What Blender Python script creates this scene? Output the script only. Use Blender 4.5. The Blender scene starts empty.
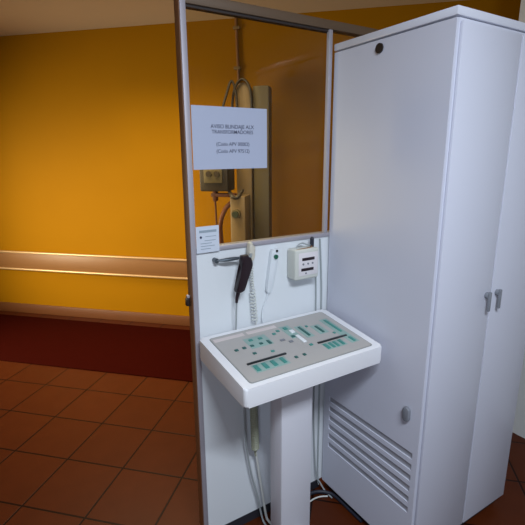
import bpy, bmesh, math, random
from mathutils import Vector, Matrix
random.seed(4)
scn = bpy.context.scene
COL = scn.collection
PI = math.pi

# ---------------------------------------------------------------- materials
def mat(name, col, rough=0.5, metal=0.0, noise=0.0, nscale=20.0, bump=0.0, bscale=200.0, coat=0.0, spec=0.5):
    m = bpy.data.materials.new(name); m.use_nodes = True
    nt = m.node_tree; b = nt.nodes['Principled BSDF']
    b.inputs['Base Color'].default_value = (*col, 1)
    b.inputs['Roughness'].default_value = rough
    b.inputs['Metallic'].default_value = metal
    b.inputs['Specular IOR Level'].default_value = spec
    if coat:
        b.inputs['Coat Weight'].default_value = coat
        b.inputs['Coat Roughness'].default_value = 0.15
    tc = nt.nodes.new('ShaderNodeTexCoord')
    if noise:
        n = nt.nodes.new('ShaderNodeTexNoise'); n.inputs['Scale'].default_value = nscale; n.inputs['Detail'].default_value = 5
        nt.links.new(tc.outputs['Object'], n.inputs['Vector'])
        mr = nt.nodes.new('ShaderNodeMapRange'); mr.inputs['To Min'].default_value = 1 - noise; mr.inputs['To Max'].default_value = 1 + noise
        nt.links.new(n.outputs['Fac'], mr.inputs['Value'])
        hs = nt.nodes.new('ShaderNodeHueSaturation'); hs.inputs['Color'].default_value = (*col, 1)
        nt.links.new(mr.outputs['Result'], hs.inputs['Value'])
        nt.links.new(hs.outputs['Color'], b.inputs['Base Color'])
    if bump:
        n2 = nt.nodes.new('ShaderNodeTexNoise'); n2.inputs['Scale'].default_value = bscale
        nt.links.new(tc.outputs['Object'], n2.inputs['Vector'])
        bp = nt.nodes.new('ShaderNodeBump'); bp.inputs['Strength'].default_value = bump; bp.inputs['Distance'].default_value = 0.002
        nt.links.new(n2.outputs['Fac'], bp.inputs['Height'])
        nt.links.new(bp.outputs['Normal'], b.inputs['Normal'])
    return m

M = {}
M['yellow'] = mat('yellow_wall_paint', (0.355, 0.152, 0.0010), 0.7, noise=0.04, nscale=3, bump=0.15, bscale=90, spec=0.06)
M['ceiling'] = mat('ceiling_paint', (0.70, 0.58, 0.42), 0.8, noise=0.03, nscale=3)
M['wallwhite'] = mat('control_room_wall_paint', (0.62, 0.62, 0.60), 0.7, noise=0.03, nscale=4)
M['skirting'] = mat('brown_skirting', (0.15, 0.048, 0.012), 0.5, noise=0.08, nscale=8)
M['railwood'] = mat('guard_rail_brown', (0.26, 0.115, 0.035), 0.42, noise=0.06, nscale=6)
M['railedge'] = mat('guard_rail_edging', (0.62, 0.40, 0.20), 0.3, metal=0.3)
M['maroon'] = mat('maroon_floor_strip', (0.030, 0.0016, 0.0003), 0.85, noise=0.1, nscale=15, bump=0.3, bscale=300, spec=0.03)
M['alu'] = mat('anodised_aluminium', (0.42, 0.395, 0.44), 0.5, metal=0.3, noise=0.03, nscale=30)
M['aludark'] = mat('brown_aluminium', (0.13, 0.08, 0.045), 0.55, metal=0.1)
M['warmreflection'] = mat('post_side_warm_reflection', (0.20, 0.085, 0.035), 0.45, noise=0.05)  # brown stands for the yellow room reflected in the metal
M['gasket'] = mat('black_gasket', (0.03, 0.02, 0.018), 0.6)
M['panel'] = mat('white_panel_laminate', (0.74, 0.77, 0.80), 0.38, noise=0.015, nscale=4)
M['paper'] = mat('white_paper', (0.43, 0.47, 0.60), 0.75)
M['cardwhite'] = mat('card_white', (0.60, 0.65, 0.74), 0.6)
M['ink'] = mat('dark_ink', (0.04, 0.045, 0.09), 0.7)
M['cardblue'] = mat('card_grey_blue', (0.30, 0.36, 0.42), 0.6)
M['cabinet'] = mat('cabinet_white_enamel', (0.60, 0.61, 0.70), 0.3, noise=0.015, nscale=3, bump=0.05, bscale=120, spec=0.22)
M['cabcap'] = mat('cabinet_cap_enamel', (0.66, 0.67, 0.75), 0.3)
M['ventgrey'] = mat('vent_grey', (0.34, 0.34, 0.38), 0.6)
M['plinth'] = mat('black_plinth', (0.02, 0.02, 0.028), 0.6)
M['lock'] = mat('lock_black', (0.02, 0.012, 0.01), 0.4)
M['greyplastic'] = mat('grey_plastic', (0.20, 0.21, 0.24), 0.45)
M['casing'] = mat('console_white_casing', (0.80, 0.80, 0.83), 0.33, noise=0.01, nscale=6, bump=0.05, bscale=400)
M['plate'] = mat('console_grey_overlay', (0.42, 0.40, 0.385), 0.42, noise=0.03, nscale=30)
M['platerim'] = mat('console_overlay_border', (0.26, 0.27, 0.26), 0.5)
M['teal'] = mat('teal_key', (0.05, 0.25, 0.22), 0.4)
M['tealdark'] = mat('dark_teal_key', (0.02, 0.11, 0.10), 0.4)
M['tealpale'] = mat('pale_teal_field', (0.27, 0.40, 0.37), 0.45)
M['keyblack'] = mat('black_slider', (0.012, 0.016, 0.018), 0.3)
M['strip'] = mat('pinkish_white_strip', (0.62, 0.55, 0.54), 0.4)
M['whitekey'] = mat('white_key', (0.78, 0.80, 0.82), 0.3)
M['column'] = mat('pedestal_enamel', (0.68, 0.68, 0.74), 0.35)
M['beige'] = mat('beige_plastic', (0.60, 0.56, 0.47), 0.45, noise=0.02)
M['palecord'] = mat('pale_cord', (0.64, 0.66, 0.62), 0.5)
M['paleplastic'] = mat('pale_plastic', (0.72, 0.76, 0.80), 0.35)
M['boxbeige'] = mat('signal_box_ivory', (0.62, 0.63, 0.58), 0.45, noise=0.02)
M['boxface'] = mat('signal_box_label', (0.74, 0.70, 0.72), 0.4)
M['blackred'] = mat('black_rubber_grip', (0.016, 0.006, 0.010), 0.4, bump=0.2, bscale=400)
M['steel'] = mat('dark_steel', (0.10, 0.12, 0.14), 0.35, metal=0.6)
M['green'] = mat('green_button', (0.01, 0.11, 0.06), 0.35)
M['cablegrey'] = mat('grey_cable', (0.34, 0.37, 0.38), 0.5)
M['cablewhite'] = mat('white_cable', (0.66, 0.67, 0.64), 0.5)
M['cableolive'] = mat('olive_beige_cord', (0.36, 0.37, 0.27), 0.5)
M['cableblack'] = mat('black_cable', (0.015, 0.017, 0.03), 0.5)
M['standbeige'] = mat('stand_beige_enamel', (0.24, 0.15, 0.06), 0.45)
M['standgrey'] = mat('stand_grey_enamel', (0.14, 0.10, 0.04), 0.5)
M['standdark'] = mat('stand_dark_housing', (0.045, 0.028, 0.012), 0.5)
M['knobdark'] = mat('olive_black_knob', (0.05, 0.055, 0.03), 0.4)
M['hose'] = mat('rust_brown_hose', (0.16, 0.045, 0.012), 0.55)

def glass_mat():
    m = bpy.data.materials.new('leaded_glass'); m.use_nodes = True
    nt = m.node_tree; nt.nodes.clear()
    o = nt.nodes.new('ShaderNodeOutputMaterial'); mx = nt.nodes.new('ShaderNodeMixShader')
    t = nt.nodes.new('ShaderNodeBsdfTransparent'); t.inputs['Color'].default_value = (0.965, 0.95, 0.87, 1)
    g = nt.nodes.new('ShaderNodeBsdfGlossy'); g.inputs['Roughness'].default_value = 0.03
    f = nt.nodes.new('ShaderNodeFresnel'); f.inputs['IOR'].default_value = 1.24
    nt.links.new(f.outputs[0], mx.inputs[0]); nt.links.new(t.outputs[0], mx.inputs[1]); nt.links.new(g.outputs[0], mx.inputs[2])
    nt.links.new(mx.outputs[0], o.inputs['Surface'])
    return m
M['glass'] = glass_mat()

# the far room stands at 44.5 degrees to the screen: u runs away to its yellow wall, v along that wall
AZ = math.radians(134.5)
VV = Vector((math.sin(AZ), math.cos(AZ), 0)); UU = Vector((-VV.y, VV.x, 0))
def W(u, v, z=0.0): return UU * u + VV * v + Vector((0, 0, z))
RZ = math.atan2(UU.y, UU.x)       # rotation that takes +X to u (then +Y is -v)

def floor_finish():
    m = bpy.data.materials.new('terracotta_floor_tiles'); m.use_nodes = True
    nt = m.node_tree; b = nt.nodes['Principled BSDF']
    tc = nt.nodes.new('ShaderNodeTexCoord'); mp = nt.nodes.new('ShaderNodeMapping')
    mp.vector_type = 'POINT'; mp.inputs['Rotation'].default_value = (0, 0, -RZ)
    mp.inputs['Location'].default_value = (TX, TY, 0)
    nt.links.new(tc.outputs['Object'], mp.inputs['Vector'])
    br = nt.nodes.new('ShaderNodeTexBrick'); br.offset = 0; br.squash = 1
    br.inputs['Scale'].default_value = 1
    br.inputs['Brick Width'].default_value = 0.335; br.inputs['Row Height'].default_value = 0.335
    br.inputs['Mortar Size'].default_value = 0.0055; br.inputs['Mortar Smooth'].default_value = 0.3
    br.inputs['Color1'].default_value = (0.074, 0.0150, 0.0034, 1); br.inputs['Color2'].default_value = (0.065, 0.013, 0.003, 1)
    br.inputs['Mortar'].default_value = (0.012, 0.003, 0.0012, 1)
    nt.links.new(mp.outputs[0], br.inputs['Vector'])
    n = nt.nodes.new('ShaderNodeTexNoise'); n.inputs['Scale'].default_value = 9; n.inputs['Detail'].default_value = 6
    nt.links.new(tc.outputs['Object'], n.inputs['Vector'])
    mr = nt.nodes.new('ShaderNodeMapRange'); mr.inputs['To Min'].default_value = 0.85; mr.inputs['To Max'].default_value = 1.15
    nt.links.new(n.outputs['Fac'], mr.inputs['Value'])
    hs = nt.nodes.new('ShaderNodeHueSaturation'); nt.links.new(br.outputs['Color'], hs.inputs['Color']); nt.links.new(mr.outputs[0], hs.inputs['Value'])
    nt.links.new(hs.outputs[0], b.inputs['Base Color'])
    b.inputs['Roughness'].default_value = 0.42; b.inputs['Specular IOR Level'].default_value = 0.14
    bp = nt.nodes.new('ShaderNodeBump'); bp.inputs['Strength'].default_value = 0.4; bp.inputs['Distance'].default_value = 0.002; bp.invert = True
    nt.links.new(br.outputs['Fac'], bp.inputs['Height']); nt.links.new(bp.outputs[0], b.inputs['Normal'])
    return m
TX, TY = 0.0, 0.0
# a grout crossing seen at about (0.407, 2.084): shift the grid onto it (rotated coordinates)
_p = Matrix.Rotation(-RZ, 2) @ Vector((0.407, 2.084))
TX, TY = (-_p.x) % 0.335, (-_p.y) % 0.335
M['floor'] = floor_finish()

# ---------------------------------------------------------------- mesh helpers
def box(bm, x0, x1, y0, y1, z0, z1, bev=0.0, seg=2, mx=None):
    r = bmesh.ops.create_cube(bm, size=1.0)
    vs = r['verts']
    for v in vs:
        v.co = Vector((x0 + (v.co.x + .5) * (x1 - x0), y0 + (v.co.y + .5) * (y1 - y0), z0 + (v.co.z + .5) * (z1 - z0)))
    if bev:
        es = list({e for v in vs for e in v.link_edges})
        r2 = bmesh.ops.bevel(bm, geom=es, offset=bev, segments=seg, affect='EDGES', profile=0.5)
        vs = list({v for f in r2['faces'] for v in f.verts} | {v for v in vs if v.is_valid})
    if mx is not None:
        bmesh.ops.transform(bm, matrix=mx, verts=[v for v in vs if v.is_valid])

def smooth_pts(pts, n=10):
    P = [Vector(p) for p in pts]; Q = [P[0]] + P + [P[-1]]; out = []
    for i in range(1, len(Q) - 2):
        for k in range(n):
            t = k / n; a, b, c, d = Q[i-1], Q[i], Q[i+1], Q[i+2]
            out.append(0.5 * ((2*b) + (c-a)*t + (2*a-5*b+4*c-d)*t*t + (-a+3*b-3*c+d)*t**3))
    out.append(P[-1]); return out

def tube(bm, pts, r, seg=10, smooth=8):
    P = smooth_pts(pts, smooth) if smooth else [Vector(p) for p in pts]
    R = r if callable(r) else (lambda t: r)
    t0 = (P[1] - P[0]).normalized(); ref = Vector((0, 0, 1)) if abs(t0.z) < .9 else Vector((1, 0, 0))
    nrm = t0.cross(ref).normalized(); rings = []
    for i, p in enumerate(P):
        t = (P[min(i+1, len(P)-1)] - P[max(i-1, 0)]).normalized()
        nrm = (nrm - t * nrm.dot(t)).normalized(); bn = t.cross(nrm)
        rr = R(i / (len(P)-1))
        rings.append([bm.verts.new(p + (nrm * math.cos(2*PI*k/seg) + bn * math.sin(2*PI*k/seg)) * rr) for k in range(seg)])
    for a, b in zip(rings, rings[1:]):
        for k in range(seg):
            bm.faces.new((a[k], a[(k+1) % seg], b[(k+1) % seg], b[k]))
    bm.faces.new(list(reversed(rings[0]))); bm.faces.new(rings[-1])

def coil(a, b, turns, rad, n=14):
    a, b = Vector(a), Vector(b); d = (b - a); t = d.normalized()
    x = t.cross(Vector((0, 1, 0))).normalized(); y = t.cross(x)
    N = int(turns * n)
    return [a + d * (i / N) + (x * math.cos(2*PI*i/n) + y * math.sin(2*PI*i/n)) * rad for i in range(N + 1)]

def cyl(bm, c, axis, r, h, seg=24, r2=None, bev=0.0):
    q = Vector((0, 0, 1)).rotation_difference(Vector(axis)).to_matrix().to_4x4()
    g = bmesh.ops.create_cone(bm, cap_ends=True, segments=seg, radius1=r, radius2=r if r2 is None else r2, depth=h)
    bmesh.ops.transform(bm, matrix=Matrix.Translation(Vector(c)) @ q, verts=g['verts'])

def prism(bm, outline, t0, t1, axis='y', bev=0.0, mx=None):
    """outline of (a, b) pairs extruded along one axis"""
    def P(a, b, t):
        return Vector((a, t, b)) if axis == 'y' else (Vector((t, a, b)) if axis == 'x' else Vector((a, b, t)))
    A = [bm.verts.new(P(a, b, t0)) for a, b in outline]; B = [bm.verts.new(P(a, b, t1)) for a, b in outline]
    fs = [bm.faces.new(A), bm.faces.new(list(reversed(B)))]
    for i in range(len(A)):
        j = (i + 1) % len(A); fs.append(bm.faces.new((A[i], B[i], B[j], A[j])))
    vs = A + B
    if bev:
        r = bmesh.ops.bevel(bm, geom=list(set(fs[0].edges) | set(fs[1].edges)), offset=bev, segments=2, affect='EDGES', profile=.5)
        vs = list({v for f in r['faces'] for v in f.verts} | {v for v in vs if v.is_valid})
    if mx is not None: bmesh.ops.transform(bm, matrix=mx, verts=vs)

def finish(name, bm, m, parent=None, shade=True):
    bmesh.ops.recalc_face_normals(bm, faces=bm.faces)
    me = bpy.data.meshes.new(name); bm.to_mesh(me); bm.free()
    me.materials.append(M[m] if isinstance(m, str) else m)
    if shade:
        for p in me.polygons: p.use_smooth = True
        try: me.set_sharp_from_angle(angle=math.radians(35))
        except Exception: pass
    o = bpy.data.objects.new(name, me); COL.objects.link(o)
    if parent is not None:
        o.parent = parent
        pt = parent
        # parents are Empties at their own place: keep the mesh where it was modelled
        bpy.context.view_layer.update()
        o.matrix_parent_inverse = pt.matrix_world.inverted()
    return o

def B(name, m, parent, *a, **k):
    bm = bmesh.new(); box(bm, *a, **k); return finish(name, bm, m, parent)
def T(name, m, parent, pts, r, seg=10, smooth=8):
    bm = bmesh.new(); tube(bm, pts, r, seg, smooth); return finish(name, bm, m, parent)

def thing(name, label, cat, loc, group=None):
    o = bpy.data.objects.new(name, None); COL.objects.link(o); o.location = loc; o.empty_display_size = 0.05
    o['label'] = label; o['category'] = cat
    if group: o['group'] = group
    bpy.context.view_layer.update()
    return o
def tag(o, label, cat, group=None):
    o['label'] = label; o['category'] = cat
    if group: o['group'] = group
    return o
def struct(o): o['kind'] = 'structure'; return o

def text(name, s, size, mx, m, parent, space=1.0):
    c = bpy.data.curves.new(name, 'FONT'); c.body = s; c.size = size; c.align_x = 'CENTER'; c.align_y = 'CENTER'
    c.space_character = space; c.extrude = 0.0002; c.offset = size * 0.004
    t = bpy.data.objects.new(name, c); COL.objects.link(t)
    dg = bpy.context.evaluated_depsgraph_get(); dg.update()
    me = bpy.data.meshes.new_from_object(t.evaluated_get(dg)); bpy.data.objects.remove(t)
    me.transform(mx); me.materials.clear(); me.materials.append(M[m])
    o = bpy.data.objects.new(name, me); COL.objects.link(o)
    if parent is not None:
        o.parent = parent; bpy.context.view_layer.update(); o.matrix_parent_inverse = parent.matrix_world.inverted()
    return o
def on_screen(x, y, z):       # text facing -Y
    return Matrix.Translation((x, y, z)) @ Matrix.Rotation(PI/2, 4, 'X')

# ---------------------------------------------------------------- the setting
HC = 2.675
bm = bmesh.new(); box(bm, -6, 5, -2.5, 9, -0.05, 0); struct(finish('floor', bm, 'floor', shade=False))
bm = bmesh.new(); box(bm, -6, 5, -2.5, 9, HC, HC + 0.05); struct(finish('ceiling', bm, 'ceiling', shade=False))
F = Matrix.Rotation(math.atan2(VV.y, VV.x), 4, 'Z')     # local +X = v, local +Y = u
U0 = 3.72
bm = bmesh.new(); box(bm, -4.4, 2.2, U0, U0 + .15, 0, HC, mx=F); struct(finish('wall_back', bm, 'yellow', shade=False))
bm = bmesh.new(); box(bm, -4.55, -4.4, -2.5, U0 + .15, 0, HC, mx=F); struct(finish('wall_left', bm, 'yellow', shade=False))
bm = bmesh.new(); box(bm, 2.45, 2.6, -2.5, 1.42, 0, HC); struct(finish('wall_right', bm, 'wallwhite', shade=False))
bm = bmesh.new(); box(bm, -4.4, 1.75, U0 - .018, U0, 0, .100, bev=.005, mx=F); struct(finish('baseboard_back', bm, 'skirting'))

# wall guard rail
gr = thing('wall_guard_rail', 'long horizontal brown guard rail with shiny edges on the yellow wall', 'wall rail', W(U0, -1.6, .5))
bm = bmesh.new(); box(bm, -4.35, -1.2, U0 - .030, U0, .484, .664, bev=.004, mx=F); finish('board', bm, 'railwood', gr)
for z in (.478, .656):
    bm = bmesh.new(); tube(bm, [F @ Vector((-4.35, U0 - .028, z + .006)), F @ Vector((-1.2, U0 - .028, z + .006))], .0115, 12, 0)
    finish('edge_strip', bm, 'railedge', gr)

# dark maroon strip over the far floor tiles
bm = bmesh.new(); box(bm, -4.3, -.2, 2.70, 3.60, .0005, .008, bev=.003, mx=F)
tag(finish('floor_finish', bm, 'maroon'), 'dark maroon strip on the tiles along the foot of the yellow wall', 'mat')

# conduit from the ceiling
cd = thing('wall_conduit', 'thin brown conduit running down the yellow wall from the ceiling behind the glass', 'pipe', W(U0 - .02, -1.05, 2.2))
T('pipe', 'railwood', cd, [W(U0 - .015, -1.045, HC), W(U0 - .015, -1.03, 2.15)], .012, 12, 0)
for z in (2.6, 2.3):
    bm = bmesh.new(); box(bm, -1.068, -1.012, U0 - .030, U0, z - .012, z + .012, bev=.003, mx=F); finish('clip', bm, 'standbeige', cd)

# x-ray stand by the wall
st = thing('x_ray_stand', 'beige and grey x-ray stand by the yellow wall, seen through the glass', 'x-ray stand', W(3.5, -.9, 0))
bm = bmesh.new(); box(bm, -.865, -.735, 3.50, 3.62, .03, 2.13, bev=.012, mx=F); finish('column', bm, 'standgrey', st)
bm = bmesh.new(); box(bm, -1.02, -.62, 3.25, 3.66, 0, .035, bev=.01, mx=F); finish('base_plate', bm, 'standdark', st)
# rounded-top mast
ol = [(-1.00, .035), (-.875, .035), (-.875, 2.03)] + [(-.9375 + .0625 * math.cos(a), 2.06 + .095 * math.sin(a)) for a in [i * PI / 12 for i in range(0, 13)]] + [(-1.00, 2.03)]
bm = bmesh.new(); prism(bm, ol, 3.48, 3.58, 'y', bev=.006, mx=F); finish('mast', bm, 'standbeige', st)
bm = bmesh.new(); tube(bm, [F @ Vector(p) for p in [(-1.035, 3.50, 1.95), (-1.00, 3.46, 2.10), (-.9375, 3.46, 2.175), (-.875, 3.46, 2.10), (-.862, 3.46, 1.85)]], .010); finish('cable', bm, 'standdark', st)
bm = bmesh.new(); tube(bm, [F @ Vector(p) for p in [(-.975, 3.46, 1.80), (-.985, 3.46, 2.05), (-1.02, 3.46, 2.165), (-1.06, 3.44, 2.06), (-1.10, 3.42, 1.90), (-1.13, 3.40, 1.599)]], .010); finish('cable', bm, 'standdark', st)
# carriage with round knob
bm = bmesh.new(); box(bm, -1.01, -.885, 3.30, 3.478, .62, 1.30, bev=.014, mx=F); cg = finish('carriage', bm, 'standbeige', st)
bm = bmesh.new(); cyl(bm, F @ Vector((-.955, 3.285, 1.16)), UU, .036, .03, 24); finish('knob_rim', bm, 'standgrey', cg)
bm = bmesh.new(); cyl(bm, F @ Vector((-.955, 3.262, 1.16)), UU, .024, .026, 24); finish('knob', bm, 'knobdark', cg)
# dark collimator box on its bracket
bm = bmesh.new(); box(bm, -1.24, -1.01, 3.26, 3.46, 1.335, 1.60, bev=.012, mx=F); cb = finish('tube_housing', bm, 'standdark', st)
bm = bmesh.new(); box(bm, -1.20, -1.05, 3.245, 3.262, 1.40, 1.54, bev=.006, mx=F); finish('front_panel', bm, 'standgrey', cb)
bm = bmesh.new(); cyl(bm, F @ Vector((-1.155, 3.24, 1.47)), UU, .022, .02); cyl(bm, F @ Vector((-1.09, 3.24, 1.47)), UU, .022, .02); finish('dial', bm, 'standdark', cb)
bm = bmesh.new(); box(bm, -1.18, -.98, 3.34, 3.40, 1.285, 1.315, bev=.006, mx=F); box(bm, -1.165, -1.135, 3.34, 3.40, 1.25, 1.34, bev=.005, mx=F); finish('bracket', bm, 'hose', st)
bm = bmesh.new(); tube(bm, [F @ Vector(p) for p in [(-1.02, 3.33, 1.33), (-.985, 3.28, 1.30), (-.955, 3.28, 1.285), (-.935, 3.30, 1.30), (-.92, 3.36, 1.34)]], .014); finish('lever', bm, 'standdark', st)
bm = bmesh.new(); tube(bm, [F @ Vector(p) for p in [(-1.005, 3.35, 1.245), (-1.05, 3.32, 1.20), (-1.085, 3.30, 1.11), (-1.10, 3.32, 1.00), (-1.10, 3.38, .80), (-1.06, 3.45, .60), (-.985, 3.50, .50)]], .019, 12); finish('hose', bm, 'hose', st)
bm = bmesh.new(); tube(bm, [F @ Vector(p) for p in [(-1.15, 3.36, 1.26), (-1.153, 3.38, 1.10), (-1.15, 3.40, .85), (-1.10, 3.46, .60), (-.99, 3.51, .42)]], .008); finish('cable', bm, 'hose', st)

# ---------------------------------------------------------------- the glazed screen
YP = 1.424                               # front face of the screen
sc = thing('shielding_screen', 'aluminium framed screen with upper glass pane and white lower panel', 'partition screen', (.9, YP + .02, 0))
D = .040
p_ = B('post', 'alu', sc, .580, .600, YP - .004, YP + D, 0, 2.108, bev=.0015)
B('reflection_strip', 'warmreflection', p_, .5775, .580, YP + .000, YP + D - .001, 0, 2.106, bev=.0006)['label'] = 'outer post side with the warm room reflection painted brown'  # thin added strip, room reflection on the post side put into its colour
B('post', 'alu', sc, 1.187, 1.204, YP - .004, YP + .0135, 1.285, 2.075, bev=.002)
B('post', 'alu', sc, 2.38, 2.41, YP - .004, YP + D, 0, 2.108, bev=.002)
B('top_rail', 'aludark', sc, .600, 2.38, YP - .002, YP + D, 2.076, 2.108, bev=.002)
B('gasket', 'gasket', sc, .600, 1.205, YP + .006, YP + .030, 2.068, 2.076)
B('sill_rail', 'alu', sc, .600, 1.205, YP - .003, YP + D, 1.2685, 1.285, bev=.002)
B('sill_rail', 'alu', sc, 1.205, 2.38, YP - .003, YP + D, 1.2685, 1.285, bev=.002)
B('glass_pane', 'glass', sc, .600, 1.1955, YP + .014, YP + .022, 1.285, 2.068)
B('glass_pane', 'glass', sc, 1.1965, 2.38, YP + .014, YP + .022, 1.285, 2.076)
B('lower_panel', 'panel', sc, .600, 1.205, YP + .004, YP + .030, .045, 1.2685)
B('lower_panel', 'panel', sc, 1.205, 2.38, YP + .004, YP + .030, .045, 1.2685)
B('base_strip', 'plinth', sc, .600, 1.205, YP + .002, YP + .034, 0, .045)
lt = B('latch', 'lock', sc, .562, .5770, YP + .018, YP + .036, 1.068, 1.098, bev=.003)
B('latch_cap', 'alu', lt, .566, .5770, YP + .020, YP + .034, 1.098, 1.110, bev=.003)

# notices
nt_ = thing('notice_sheet', 'large white landscape paper notice with four printed lines taped on the glass', 'notice', (.750, YP, 1.56))
B('sheet', 'paper', nt_, .602, .899, YP - .0062, YP - .0050, 1.562, 1.772)
for s, z, sz in (('AVISO BLINDAJE ALX', 1.706, .0185), ('TRANSFORMADORES', 1.688, .0175), ('(Codo APV 00002)', 1.647, .0175), ('(Codo APV 97512)', 1.623, .0175)):
    text('printed_line', s, sz, on_screen(.757, YP - .0064, z), 'ink', nt_, 0.98)
for x, z in ((.885, 1.766), (.612, 1.766)):
    pass
cdn = thing('label_card', 'small white label card with tiny print at the lower left corner of the glass', 'label card', (.645, YP, 1.27))
B('card', 'cardwhite', cdn, .600, .690, YP - .0062, YP - .0048, 1.268, 1.364)
B('header_band', 'cardblue', cdn, .612, .680, YP - .0068, YP - .0062, 1.341, 1.350)
bm = bmesh.new(); cyl(bm, (.618, YP - .0066, 1.325), (0, 1, 0), .0045, .001); finish('round_mark', bm, 'ink', cdn)
bm = bmesh.new()
for z, x0, x1 in ((1.3265, .636, .678), (1.312, .632, .676), (1.302, .616, .660), (1.292, .616, .672), (1.282, .616, .655)):
    box(bm, x0, x1, YP - .0067, YP - .0062, z - .0012, z + .0012)
finish('print_lines', bm, 'cardblue', cdn)

# ---------------------------------------------------------------- things hung on the lower panel
YS = YP + .004                             # face of the lower panel
hk = thing('hook_bracket', 'dark metal hook arm fixed to the white panel under the sill', 'hook', (.68, YS, 1.24))
bm = bmesh.new(); cyl(bm, (.672, YS - .012, 1.2345), (0, 1, 0), .009, .024, 20); finish('mount', bm, 'steel', hk)
bm = bmesh.new(); tube(bm, [(.672, YS - .020, 1.2345), (.70, YS - .030, 1.2355), (.74, YS - .036, 1.2375), (.772, YS - .040, 1.238)], lambda t: .0038 + .0035 * math.sin(PI * t) ** 2); finish('arm', bm, 'steel', hk)
bm = bmesh.new(); tube(bm, [(.772, YS - .040, 1.238), (.787, YS - .043, 1.238), (.797, YS - .050, 1.240), (.799, YS - .052, 1.252)], .006); finish('hook_tip', bm, 'cablegrey', hk)

# black hand switch hanging from the hook
hs = thing('hand_switch', 'black hand switch hanging from the metal hook, cord going down to the console', 'hand switch', (.78, YS - .04, 1.06))
YH = YS - .046
ol = [(0.7609, 1.2478), (0.7852, 1.2487), (0.7901, 1.235), (0.8045, 1.2177), (0.8047, 1.2059), (0.7703, 1.1185), (0.7655, 1.1112), (0.7487, 1.1067), (0.7335, 1.1112), (0.732, 1.1185), (0.7608, 1.2022), (0.7573, 1.2223), (0.7574, 1.2387)]
bm = bmesh.new(); prism(bm, ol, YH - .014, YH + .014, 'y', bev=.006); finish('grip', bm, 'blackred', hs)
bm = bmesh.new(); tube(bm, [(.748, YH, 1.115), (.740, YH, 1.090), (.737, YH, 1.068)], lambda t: .0085 - .0035 * t); finish('strain_relief', bm, 'blackred', hs)
T('cord', 'cablegrey', hs, [(.7375, YH, 1.072), (.737, YH + .004, 1.030), (.739, YH + .010, .990), (.742, 1.400, .955), (.743, 1.402, .90)], .0030, 8)

# beige hand control beside it with coiled cord
bh = thing('coiled_cord_handset', 'beige handset hung beside the black switch, its pale coiled cord dangling', 'handset', (.83, YS - .03, .96))
YB = YS - .020
ol = [(0.8051, 1.2869), (0.8116, 1.292), (0.8174, 1.2869), (0.8203, 1.2699), (0.8275, 1.2546), (0.8275, 1.2359), (0.8217, 1.2215), (0.8131, 1.2155), (0.8059, 1.2223), (0.8015, 1.2478), (0.8001, 1.2648)]
bm = bmesh.new(); prism(bm, ol, YB - .020, YB + .008, 'y', bev=.006); finish('handle', bm, 'beige', bh)
T('coiled_cord', 'palecord', bh, [(.8155, YB, 1.225), (.8165, YB, 1.20)] + coil((.817, YB - .002, 1.195), (.822, YB - .001, 1.10), 9, .006, 10) + coil((.822, YB - .001, 1.095), (.832, YB, .965), 9, .0105, 12) + [(.836, YB, .955), (.842, YB, .93), (.842, YB + .004, .87)], .0022, 6, 0)

# pale hand switch with green button
wh = thing('slim_hand_switch', 'slim white hand switch with a green button, leaning on the white panel', 'hand switch', (.92, YS, 1.07))
YW = YS - .011
ol = [(.918, 1.247), (.942, 1.250), (.948, 1.240), (.947, 1.215), (.928, 1.130), (.915, 1.078), (.908, 1.070), (.896, 1.070), (.890, 1.080), (.897, 1.130), (.911, 1.215), (.913, 1.238)]
bm = bmesh.new(); prism(bm, ol, YW - .010, YW + .010, 'y', bev=.005); finish('body', bm, 'paleplastic', wh)
bm = bmesh.new(); cyl(bm, (.930, YW - .013, 1.2175), (0, 1, 0), .0088, .008, 24); finish('green_button', bm, 'green', wh)
bm = bmesh.new(); cyl(bm, (.936, YW - .011, 1.240), (0, 1, 0), .005, .004, 16); finish('screw', bm, 'lock', wh)
T('cord', 'paleplastic', wh, [(.901, YW, 1.074), (.897, YW, 1.055), (.880, YW, 1.020), (.872, YW, .985), (.873, YW - .004, .950), (.880, YW + .002, .92), (.88, YW + .002, .87)], .0032, 8)

# signal box
sb = thing('signal_box', 'ivory wall box with two dark display bars mounted on the panel by the cabinet', 'control box', (1.05, YS, 1.11))
YF = 1.366
bm = bmesh.new(); box(bm, 0.998, 1.118, YF, YS - .001, 1.114, 1.240, bev=.008, seg=3); finish('housing', bm, 'boxbeige', sb)
B('face_label', 'boxface', sb, 1.014, 1.110, YF - .0014, YF, 1.132, 1.226, bev=.0005)
for z, x0 in ((1.200, 1.030), (1.157, 1.026)):
    B('display_bar', 'blackred', sb, x0, x0 + .062, YF - .004, YF - .0012, z - .0058, z + .0058, bev=.001)
for x in (1.036, 1.060, 1.083):
    bm = bmesh.new(); cyl(bm, (x, YF - .002, 1.180), (0, 1, 0), .0040, .003, 16); finish('indicator', bm, 'greyplastic', sb)
bm = bmesh.new(); cyl(bm, (1.050, YF - .002, 1.141), (0, 1, 0), .0035, .003, 16); finish('indicator', bm, 'greyplastic', sb)
bm = bmesh.new(); cyl(bm, (1.106, 1.400, 1.2555), (0, 0, 1), .0085, .035, 16); cyl(bm, (1.106, 1.400, 1.276), (0, 0, 1), .0085, .008, 16, r2=.005); finish('cable_gland', bm, 'cableblack', sb)
T('wire_loop', 'cablegrey', sb, [(1.030, 1.405, 1.234), (1.036, 1.405, 1.250), (1.058, 1.405, 1.258), (1.082, 1.402, 1.250), (1.098, 1.400, 1.246)], .0028, 8)
T('wire', 'railwood', sb, [(1.012, 1.380, 1.2385), (1.05, 1.380, 1.241), (1.085, 1.385, 1.2405), (1.10, 1.392, 1.244)], .0022, 8)

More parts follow.
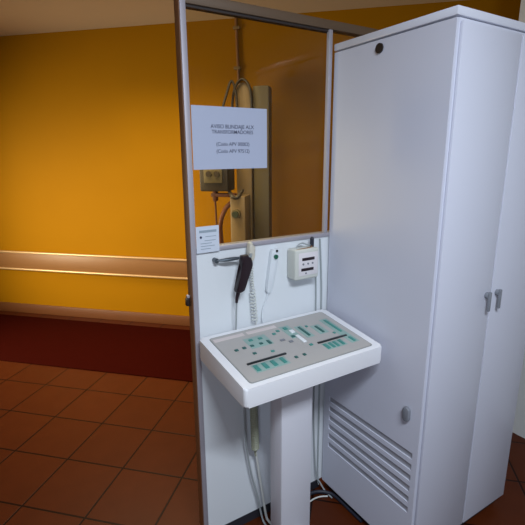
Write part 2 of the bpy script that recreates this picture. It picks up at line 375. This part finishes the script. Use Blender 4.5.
tag(T('power_cable', 'cablegrey', None, [(1.1235, YS - .006, 1.232), (1.133, YS - .006, 1.228), (1.144, YS - .006, 1.195), (1.148, YS - .006, 1.10), (1.152, YS - .006, .97), (1.154, YS - .006, .70), (1.155, YS - .006, .40), (1.165, 1.409, .12), (1.185, 1.395, .05), (1.200, 1.37, .012), (1.205, 1.33, .005)], .0036, 8),
    'thin grey cable dropping down the panel just right of the signal box', 'cable')
tag(T('power_cable', 'cablegrey', None, [(1.166, YS - .006, 1.262), (1.171, YS - .006, 1.20), (1.178, YS - .006, 1.10), (1.183, YS - .006, .97), (1.186, YS - .006, .5), (1.188, YS - .006, .10), (1.188, 1.412, .03)], .0038, 8),
    'grey cable running down from the sill close to the cabinet side', 'cable')

# ---------------------------------------------------------------- control console
XL, XR, YFc, YBc, ZB, ZF, ZK = .582, 1.178, 1.050, 1.396, .845, .911, .953
cc = thing('control_console', 'white x-ray control console with grey sloping keypad on a square pedestal', 'control console', (.887, 1.23, 0))
bm = bmesh.new()
ol = []
R = .013
for cx, cy, a0 in ((XR - R, YBc - R, 0), (XL + R, YBc - R, 90), (XL + R, YFc + R, 180), (XR - R, YFc + R, 270)):
    for k in range(7):
        a = math.radians(a0 + k * 15); ol.append((cx + R * math.cos(a), cy + R * math.sin(a)))
prism(bm, ol, 0, 1, 'z')
slope = (ZK - ZF) / (YBc - YFc)
for v in bm.verts:
    v.co.z = ZB + .030 * (v.co.y - YFc) / (YBc - YFc) if v.co.z < .5 else ZF + (v.co.y - YFc) * slope
top = [f for f in bm.faces if len(f.verts) > 10]
bmesh.ops.bevel(bm, geom=list({e for f in top for e in f.edges}), offset=.007, segments=3, affect='EDGES', profile=.5)
finish('casing', bm, 'casing', cc)

nn = Vector((0, -(ZK - ZF), YBc - YFc)).normalized(); yy = Vector((0, YBc - YFc, ZK - ZF)).normalized()
PM = Matrix.Translation((.586, 1.057, ZF + .0012)) @ Matrix(((.978, 0, 0, 0), (0, yy.y, nn.y, 0), (0, yy.z, nn.z, 0), (0, 0, 0, 1)))
def K(name, m, a0, a1, b0, b1, h=.002, base=.0, parent=None, bev=.0006):
    bm = bmesh.new(); box(bm, a0, a1, b0, b1, base, h, bev=bev, mx=PM); return finish(name, bm, m, parent or cc)
def rounded(name, m, a0, a1, b0, b1, r, z0, z1, parent):
    o = []
    for cx, cy, d in ((a1 - r, b1 - r, 0), (a0 + r, b1 - r, 90), (a0 + r, b0 + r, 180), (a1 - r, b0 + r, 270)):
        for k in range(5):
            a = math.radians(d + k * 22.5); o.append((cx + r * math.cos(a), cy + r * math.sin(a)))
    bm = bmesh.new(); prism(bm, o, z0, z1, 'z', mx=PM); return finish(name, bm, m, parent)
rounded('keypad_border', 'platerim', .028, .573, .013, .322, .012, -.001, .0010, cc)
kp = rounded('keypad_overlay', 'plate', .0315, .5695, .0165, .3185, .010, 0, .0018, cc)
h0 = .0018
for a0, a1 in ((.037, .165), (.178, .312)):
    K('label_strip', 'strip', a0, a1, .284, .305, .0026, h0, kp)
for a0, a1, b0, b1 in ((.078, .215, .052, .099), (.140, .236, .188, .262), (.392, .488, .060, .104), (.375, .412, .165, .258), (.440, .485, .165, .236), (.508, .548, .060, .262), (.318, .362, .185, .282)):
    K('pale_key_field', 'tealpale', a0, a1, b0, b1, .0023, h0, kp, bev=.0002)
t0 = .0023
for a0, a1, b in ((.071, .233, .1085), (.384, .529, .1140)):
    K('slider_slot', 'keyblack', a0, a1, b - .0045, b + .0045, .0060, h0, kp, bev=.001)
keys = [(.083, .204, .014, .012, 'tealdark'), (.116, .206, .014, .012, 'tealdark'), (.150, .207, .014, .012, 'tealdark'), (.189, .207, .014, .012, 'tealdark'),
        (.222, .203, .012, .026, 'tealdark'), (.132, .159, .014, .012, 'tealdark'), (.199, .143, .014, .010, 'teal'),
        (.165, .243, .016, .012, 'teal'), (.205, .240, .016, .012, 'teal'),
        (.091, .076, .016, .034, 'teal'), (.125, .077, .016, .034, 'teal'), (.160, .076, .016, .034, 'teal'), (.199, .077, .014, .034, 'teal'),
        (.402, .082, .014, .034, 'teal'), (.425, .081, .012, .034, 'teal'), (.446, .081, .012, .034, 'teal'), (.473, .083, .012, .034, 'teal'),
        (.530, .198, .011, .105, 'teal'), (.529, .083, .012, .034, 'teal'), (.462, .199, .011, .054, 'tealdark'), (.394, .212, .011, .074, 'tealdark'),
        (.337, .262, .016, .018, 'teal'), (.330, .198, .016, .014, 'tealdark'), (.272, .245, .014, .012, 'teal'), (.298, .258, .014, .012, 'teal'),
        (.253, .073, .012, .012, 'tealdark'), (.290, .074, .012, .012, 'tealdark'), (.276, .192, .020, .012, 'greyplastic'), (.300, .170, .016, .012, 'greyplastic'),
        (.355, .118, .014, .012, 'teal'), (.427, .240, .010, .012, 'teal'), (.497, .150, .010, .012, 'teal')]
for a, b, w, d, m in keys:
    K('key', m, a - w/2, a + w/2, b - d/2, b + d/2, .0046, h0, kp, bev=.0008)
K('white_key', 'whitekey', .337, .353, .140, .196, .0075, h0, kp, bev=.0015)
K('white_key', 'whitekey', .338, .356, .218, .240, .0065, h0, kp, bev=.0015)
# pedestal
B('pedestal', 'column', cc, 0.814, .961, 1.19, 1.272, .022, ZB + .008, bev=.006)
B('pedestal_back_cover', 'column', cc, .832, .948, 1.272, 1.296, .022, ZB - .02, bev=.004)
B('base_foot', 'column', cc, .813, .982, 1.13, 1.335, 0, .022, bev=.006)

# cords hanging from the console
T('cable', 'cablegrey', cc, [(.770, 1.386, ZB + .030), (.770, 1.392, .78), (.769, 1.395, .60), (.778, 1.40, .42), (.800, 1.40, .27), (.830, 1.40, .14), (.848, 1.395, .03), (.850, 1.37, .006), (.852, 1.30, .005)], .0042, 8)['label'] = 'thin grey cable'
T('cable', 'cablewhite', cc, [(.812, 1.382, ZB + .030), (.812, 1.390, .70), (.815, 1.396, .46), (.836, 1.40, .28), (.858, 1.398, .12), (.868, 1.392, .03), (.872, 1.38, .008), (.875, 1.34, .007)], .0056, 8)['label'] = 'thicker white cable'
T('coiled_cord', 'cableolive', cc, [(.797, 1.372, ZB + .028), (.797, 1.374, .80)] + coil((.797, 1.374, .79), (.812, 1.384, .40), 44, .0135, 8) + [(.815, 1.392, .38), (.818, 1.392, .36)], .0045, 6, 0)['label'] = 'olive beige coiled cord'

# corner floor cables
tag(T('floor_cable', 'cableblack', None, [(1.02, 1.395, .010), (1.08, 1.400, .014), (1.13, 1.398, .016), (1.175, 1.385, .014), (1.212, 1.35, .012), (1.223, 1.31, .010), (1.224, 1.24, .010), (1.224, 1.15, .010)], .0085, 10),
    'black cable lying on the floor in the corner of panel and cabinet', 'cable')
tag(T('floor_cable', 'cablewhite', None, [(1.02, 1.358, .0045), (1.08, 1.366, .0045), (1.13, 1.372, .0045), (1.165, 1.366, .0045), (1.195, 1.350, .0045)], .0035, 8),
    'short white cable on the floor tiles in front of the black cable', 'cable')

# ---------------------------------------------------------------- tall cabinet
XC, CY0, CY1, XD = 1.213, .885, 1.4175, 1.86
cab = thing('electrical_cabinet', 'tall white enamelled metal cabinet with louvred vent slots beside the screen', 'cabinet', (1.53, 1.15, 0))
TH = .012
bm = bmesh.new(); box(bm, XC + TH, XD, CY0 + .0, CY1, .045, 1.996, bev=.004); finish('body', bm, 'cabinet', cab)
# side skin with six slots
SL = [.508 - .048 * k for k in range(6)]; sh = .0135; y0, y1 = .908, 1.382
bm = bmesh.new()
def sk(ya, yb, za, zb): box(bm, XC, XC + TH, ya, yb, za, zb)
sk(CY0, CY1, .508 + sh, 1.993); sk(CY0, CY1, .045, SL[-1] - sh)
sk(CY0, y0, SL[-1] - sh, .508 + sh); sk(y1, CY1, SL[-1] - sh, .508 + sh)
for a, b in zip(SL, SL[1:]): sk(y0, y1, b + sh, a - sh)
bmesh.ops.remove_doubles(bm, verts=bm.verts, dist=.0001)
sp = finish('side_panel', bm, 'cabinet', cab, shade=False)
for z in SL:
    B('vent_slot', 'ventgrey', sp, XC + .006, XC + TH, y0, y1, z - sh, z + sh)
B('top_cap', 'cabcap', cab, XC - .004, XD + .004, CY0 - .004, CY1 + .001, 1.998, 2.024, bev=.004)
B('plinth', 'plinth', cab, XC + .03, XD - .02, CY0 + .02, CY1 - .01, 0, .045)
lk = bmesh.new(); cyl(lk, (XC - .002, 1.180, 1.965), (1, 0, 0), .0165, .008, 28); finish('lock_rosette', lk, 'lock', cab)
bm = bmesh.new()
ol = [(.943 + .015 * math.cos(a), .672 + (.014 if math.sin(a) > 0 else -.014) + .015 * math.sin(a)) for a in [i * PI / 10 + .001 for i in range(20)]]
prism(bm, ol, XC - .016, XC, 'x', bev=.004); finish('handle', bm, 'greyplastic', cab)
# front doors (towards the control side)
for xa, xb in ((XC + .016, 1.541), (1.547, XD - .006)):
    d = B('door', 'cabinet', cab, xa, xb, CY0 - .012, CY0, .06, 1.985, bev=.003)
    xk = xb - .03 if xa < 1.4 else xa + .03
    bm = bmesh.new(); cyl(bm, (xk, CY0 - .018, 1.1), (0, 1, 0), .012, .014, 20); box(bm, xk - .006, xk + .006, CY0 - .032, CY0 - .022, 1.04, 1.115, bev=.003); finish('door_handle', bm, 'greyplastic', d)

# ---------------------------------------------------------------- light
def area(name, loc, target, sx, sy, power, col):
    l = bpy.data.lights.new(name, 'AREA'); l.shape = 'RECTANGLE'; l.size = sx; l.size_y = sy; l.energy = power; l.color = col
    o = bpy.data.objects.new(name, l); COL.objects.link(o); o.location = loc
    o.rotation_euler = (Vector(target) - Vector(loc)).to_track_quat('-Z', 'Y').to_euler(); return o
area('control_room_lamp', (.32, -.42, 2.62), (.40, -.30, 0), .9, .12, 66, (.80, .89, 1.0))
area('rear_cool_light', (-1.27, -1.54, 1.66), (1.1, 1.3, 1.5), .35, .4, 16, (.74, .86, 1.0))  # unseen cool area light behind the camera, at eye height
area('far_room_lamp', tuple(W(2.75, -1.5, 2.6)), tuple(W(2.70, -1.5, 0)), 1.4, .9, 29, (1.0, .86, .58)).data.spread = math.radians(120)
area('far_room_side_fill', tuple(W(2.2, -4.3, 1.15)), tuple(W(3.72, -2.2, .7)), 1.6, 1.5, 58, (1.0, .88, .62)).data.spread = math.radians(96)  # added unseen light, brightens the lower yellow wall and far floor

w = bpy.data.worlds.new('world'); scn.world = w; w.use_nodes = True
w.node_tree.nodes['Background'].inputs['Color'].default_value = (.70, .80, 1.0, 1)
w.node_tree.nodes['Background'].inputs['Strength'].default_value = 0.16

ROLL = -0.42
cam = bpy.data.cameras.new('camera'); co = bpy.data.objects.new('camera', cam); COL.objects.link(co)
co.location = (0, 0, 1.61); cam.sensor_width = 36; cam.lens = 436 / 525 * 36; cam.clip_start = .02
co.rotation_euler = (Matrix.Rotation(-math.radians(31.7), 4, 'Z') @ Matrix.Rotation(math.radians(90 - 13.87), 4, 'X') @ Matrix.Rotation(math.radians(ROLL), 4, 'Z')).to_euler()
scn.camera = co
scn.view_settings.view_transform = 'Standard'; scn.view_settings.look = 'None'
scn.view_settings.gamma = 1; scn.view_settings.use_curve_mapping = False
scn.view_settings.exposure = 0
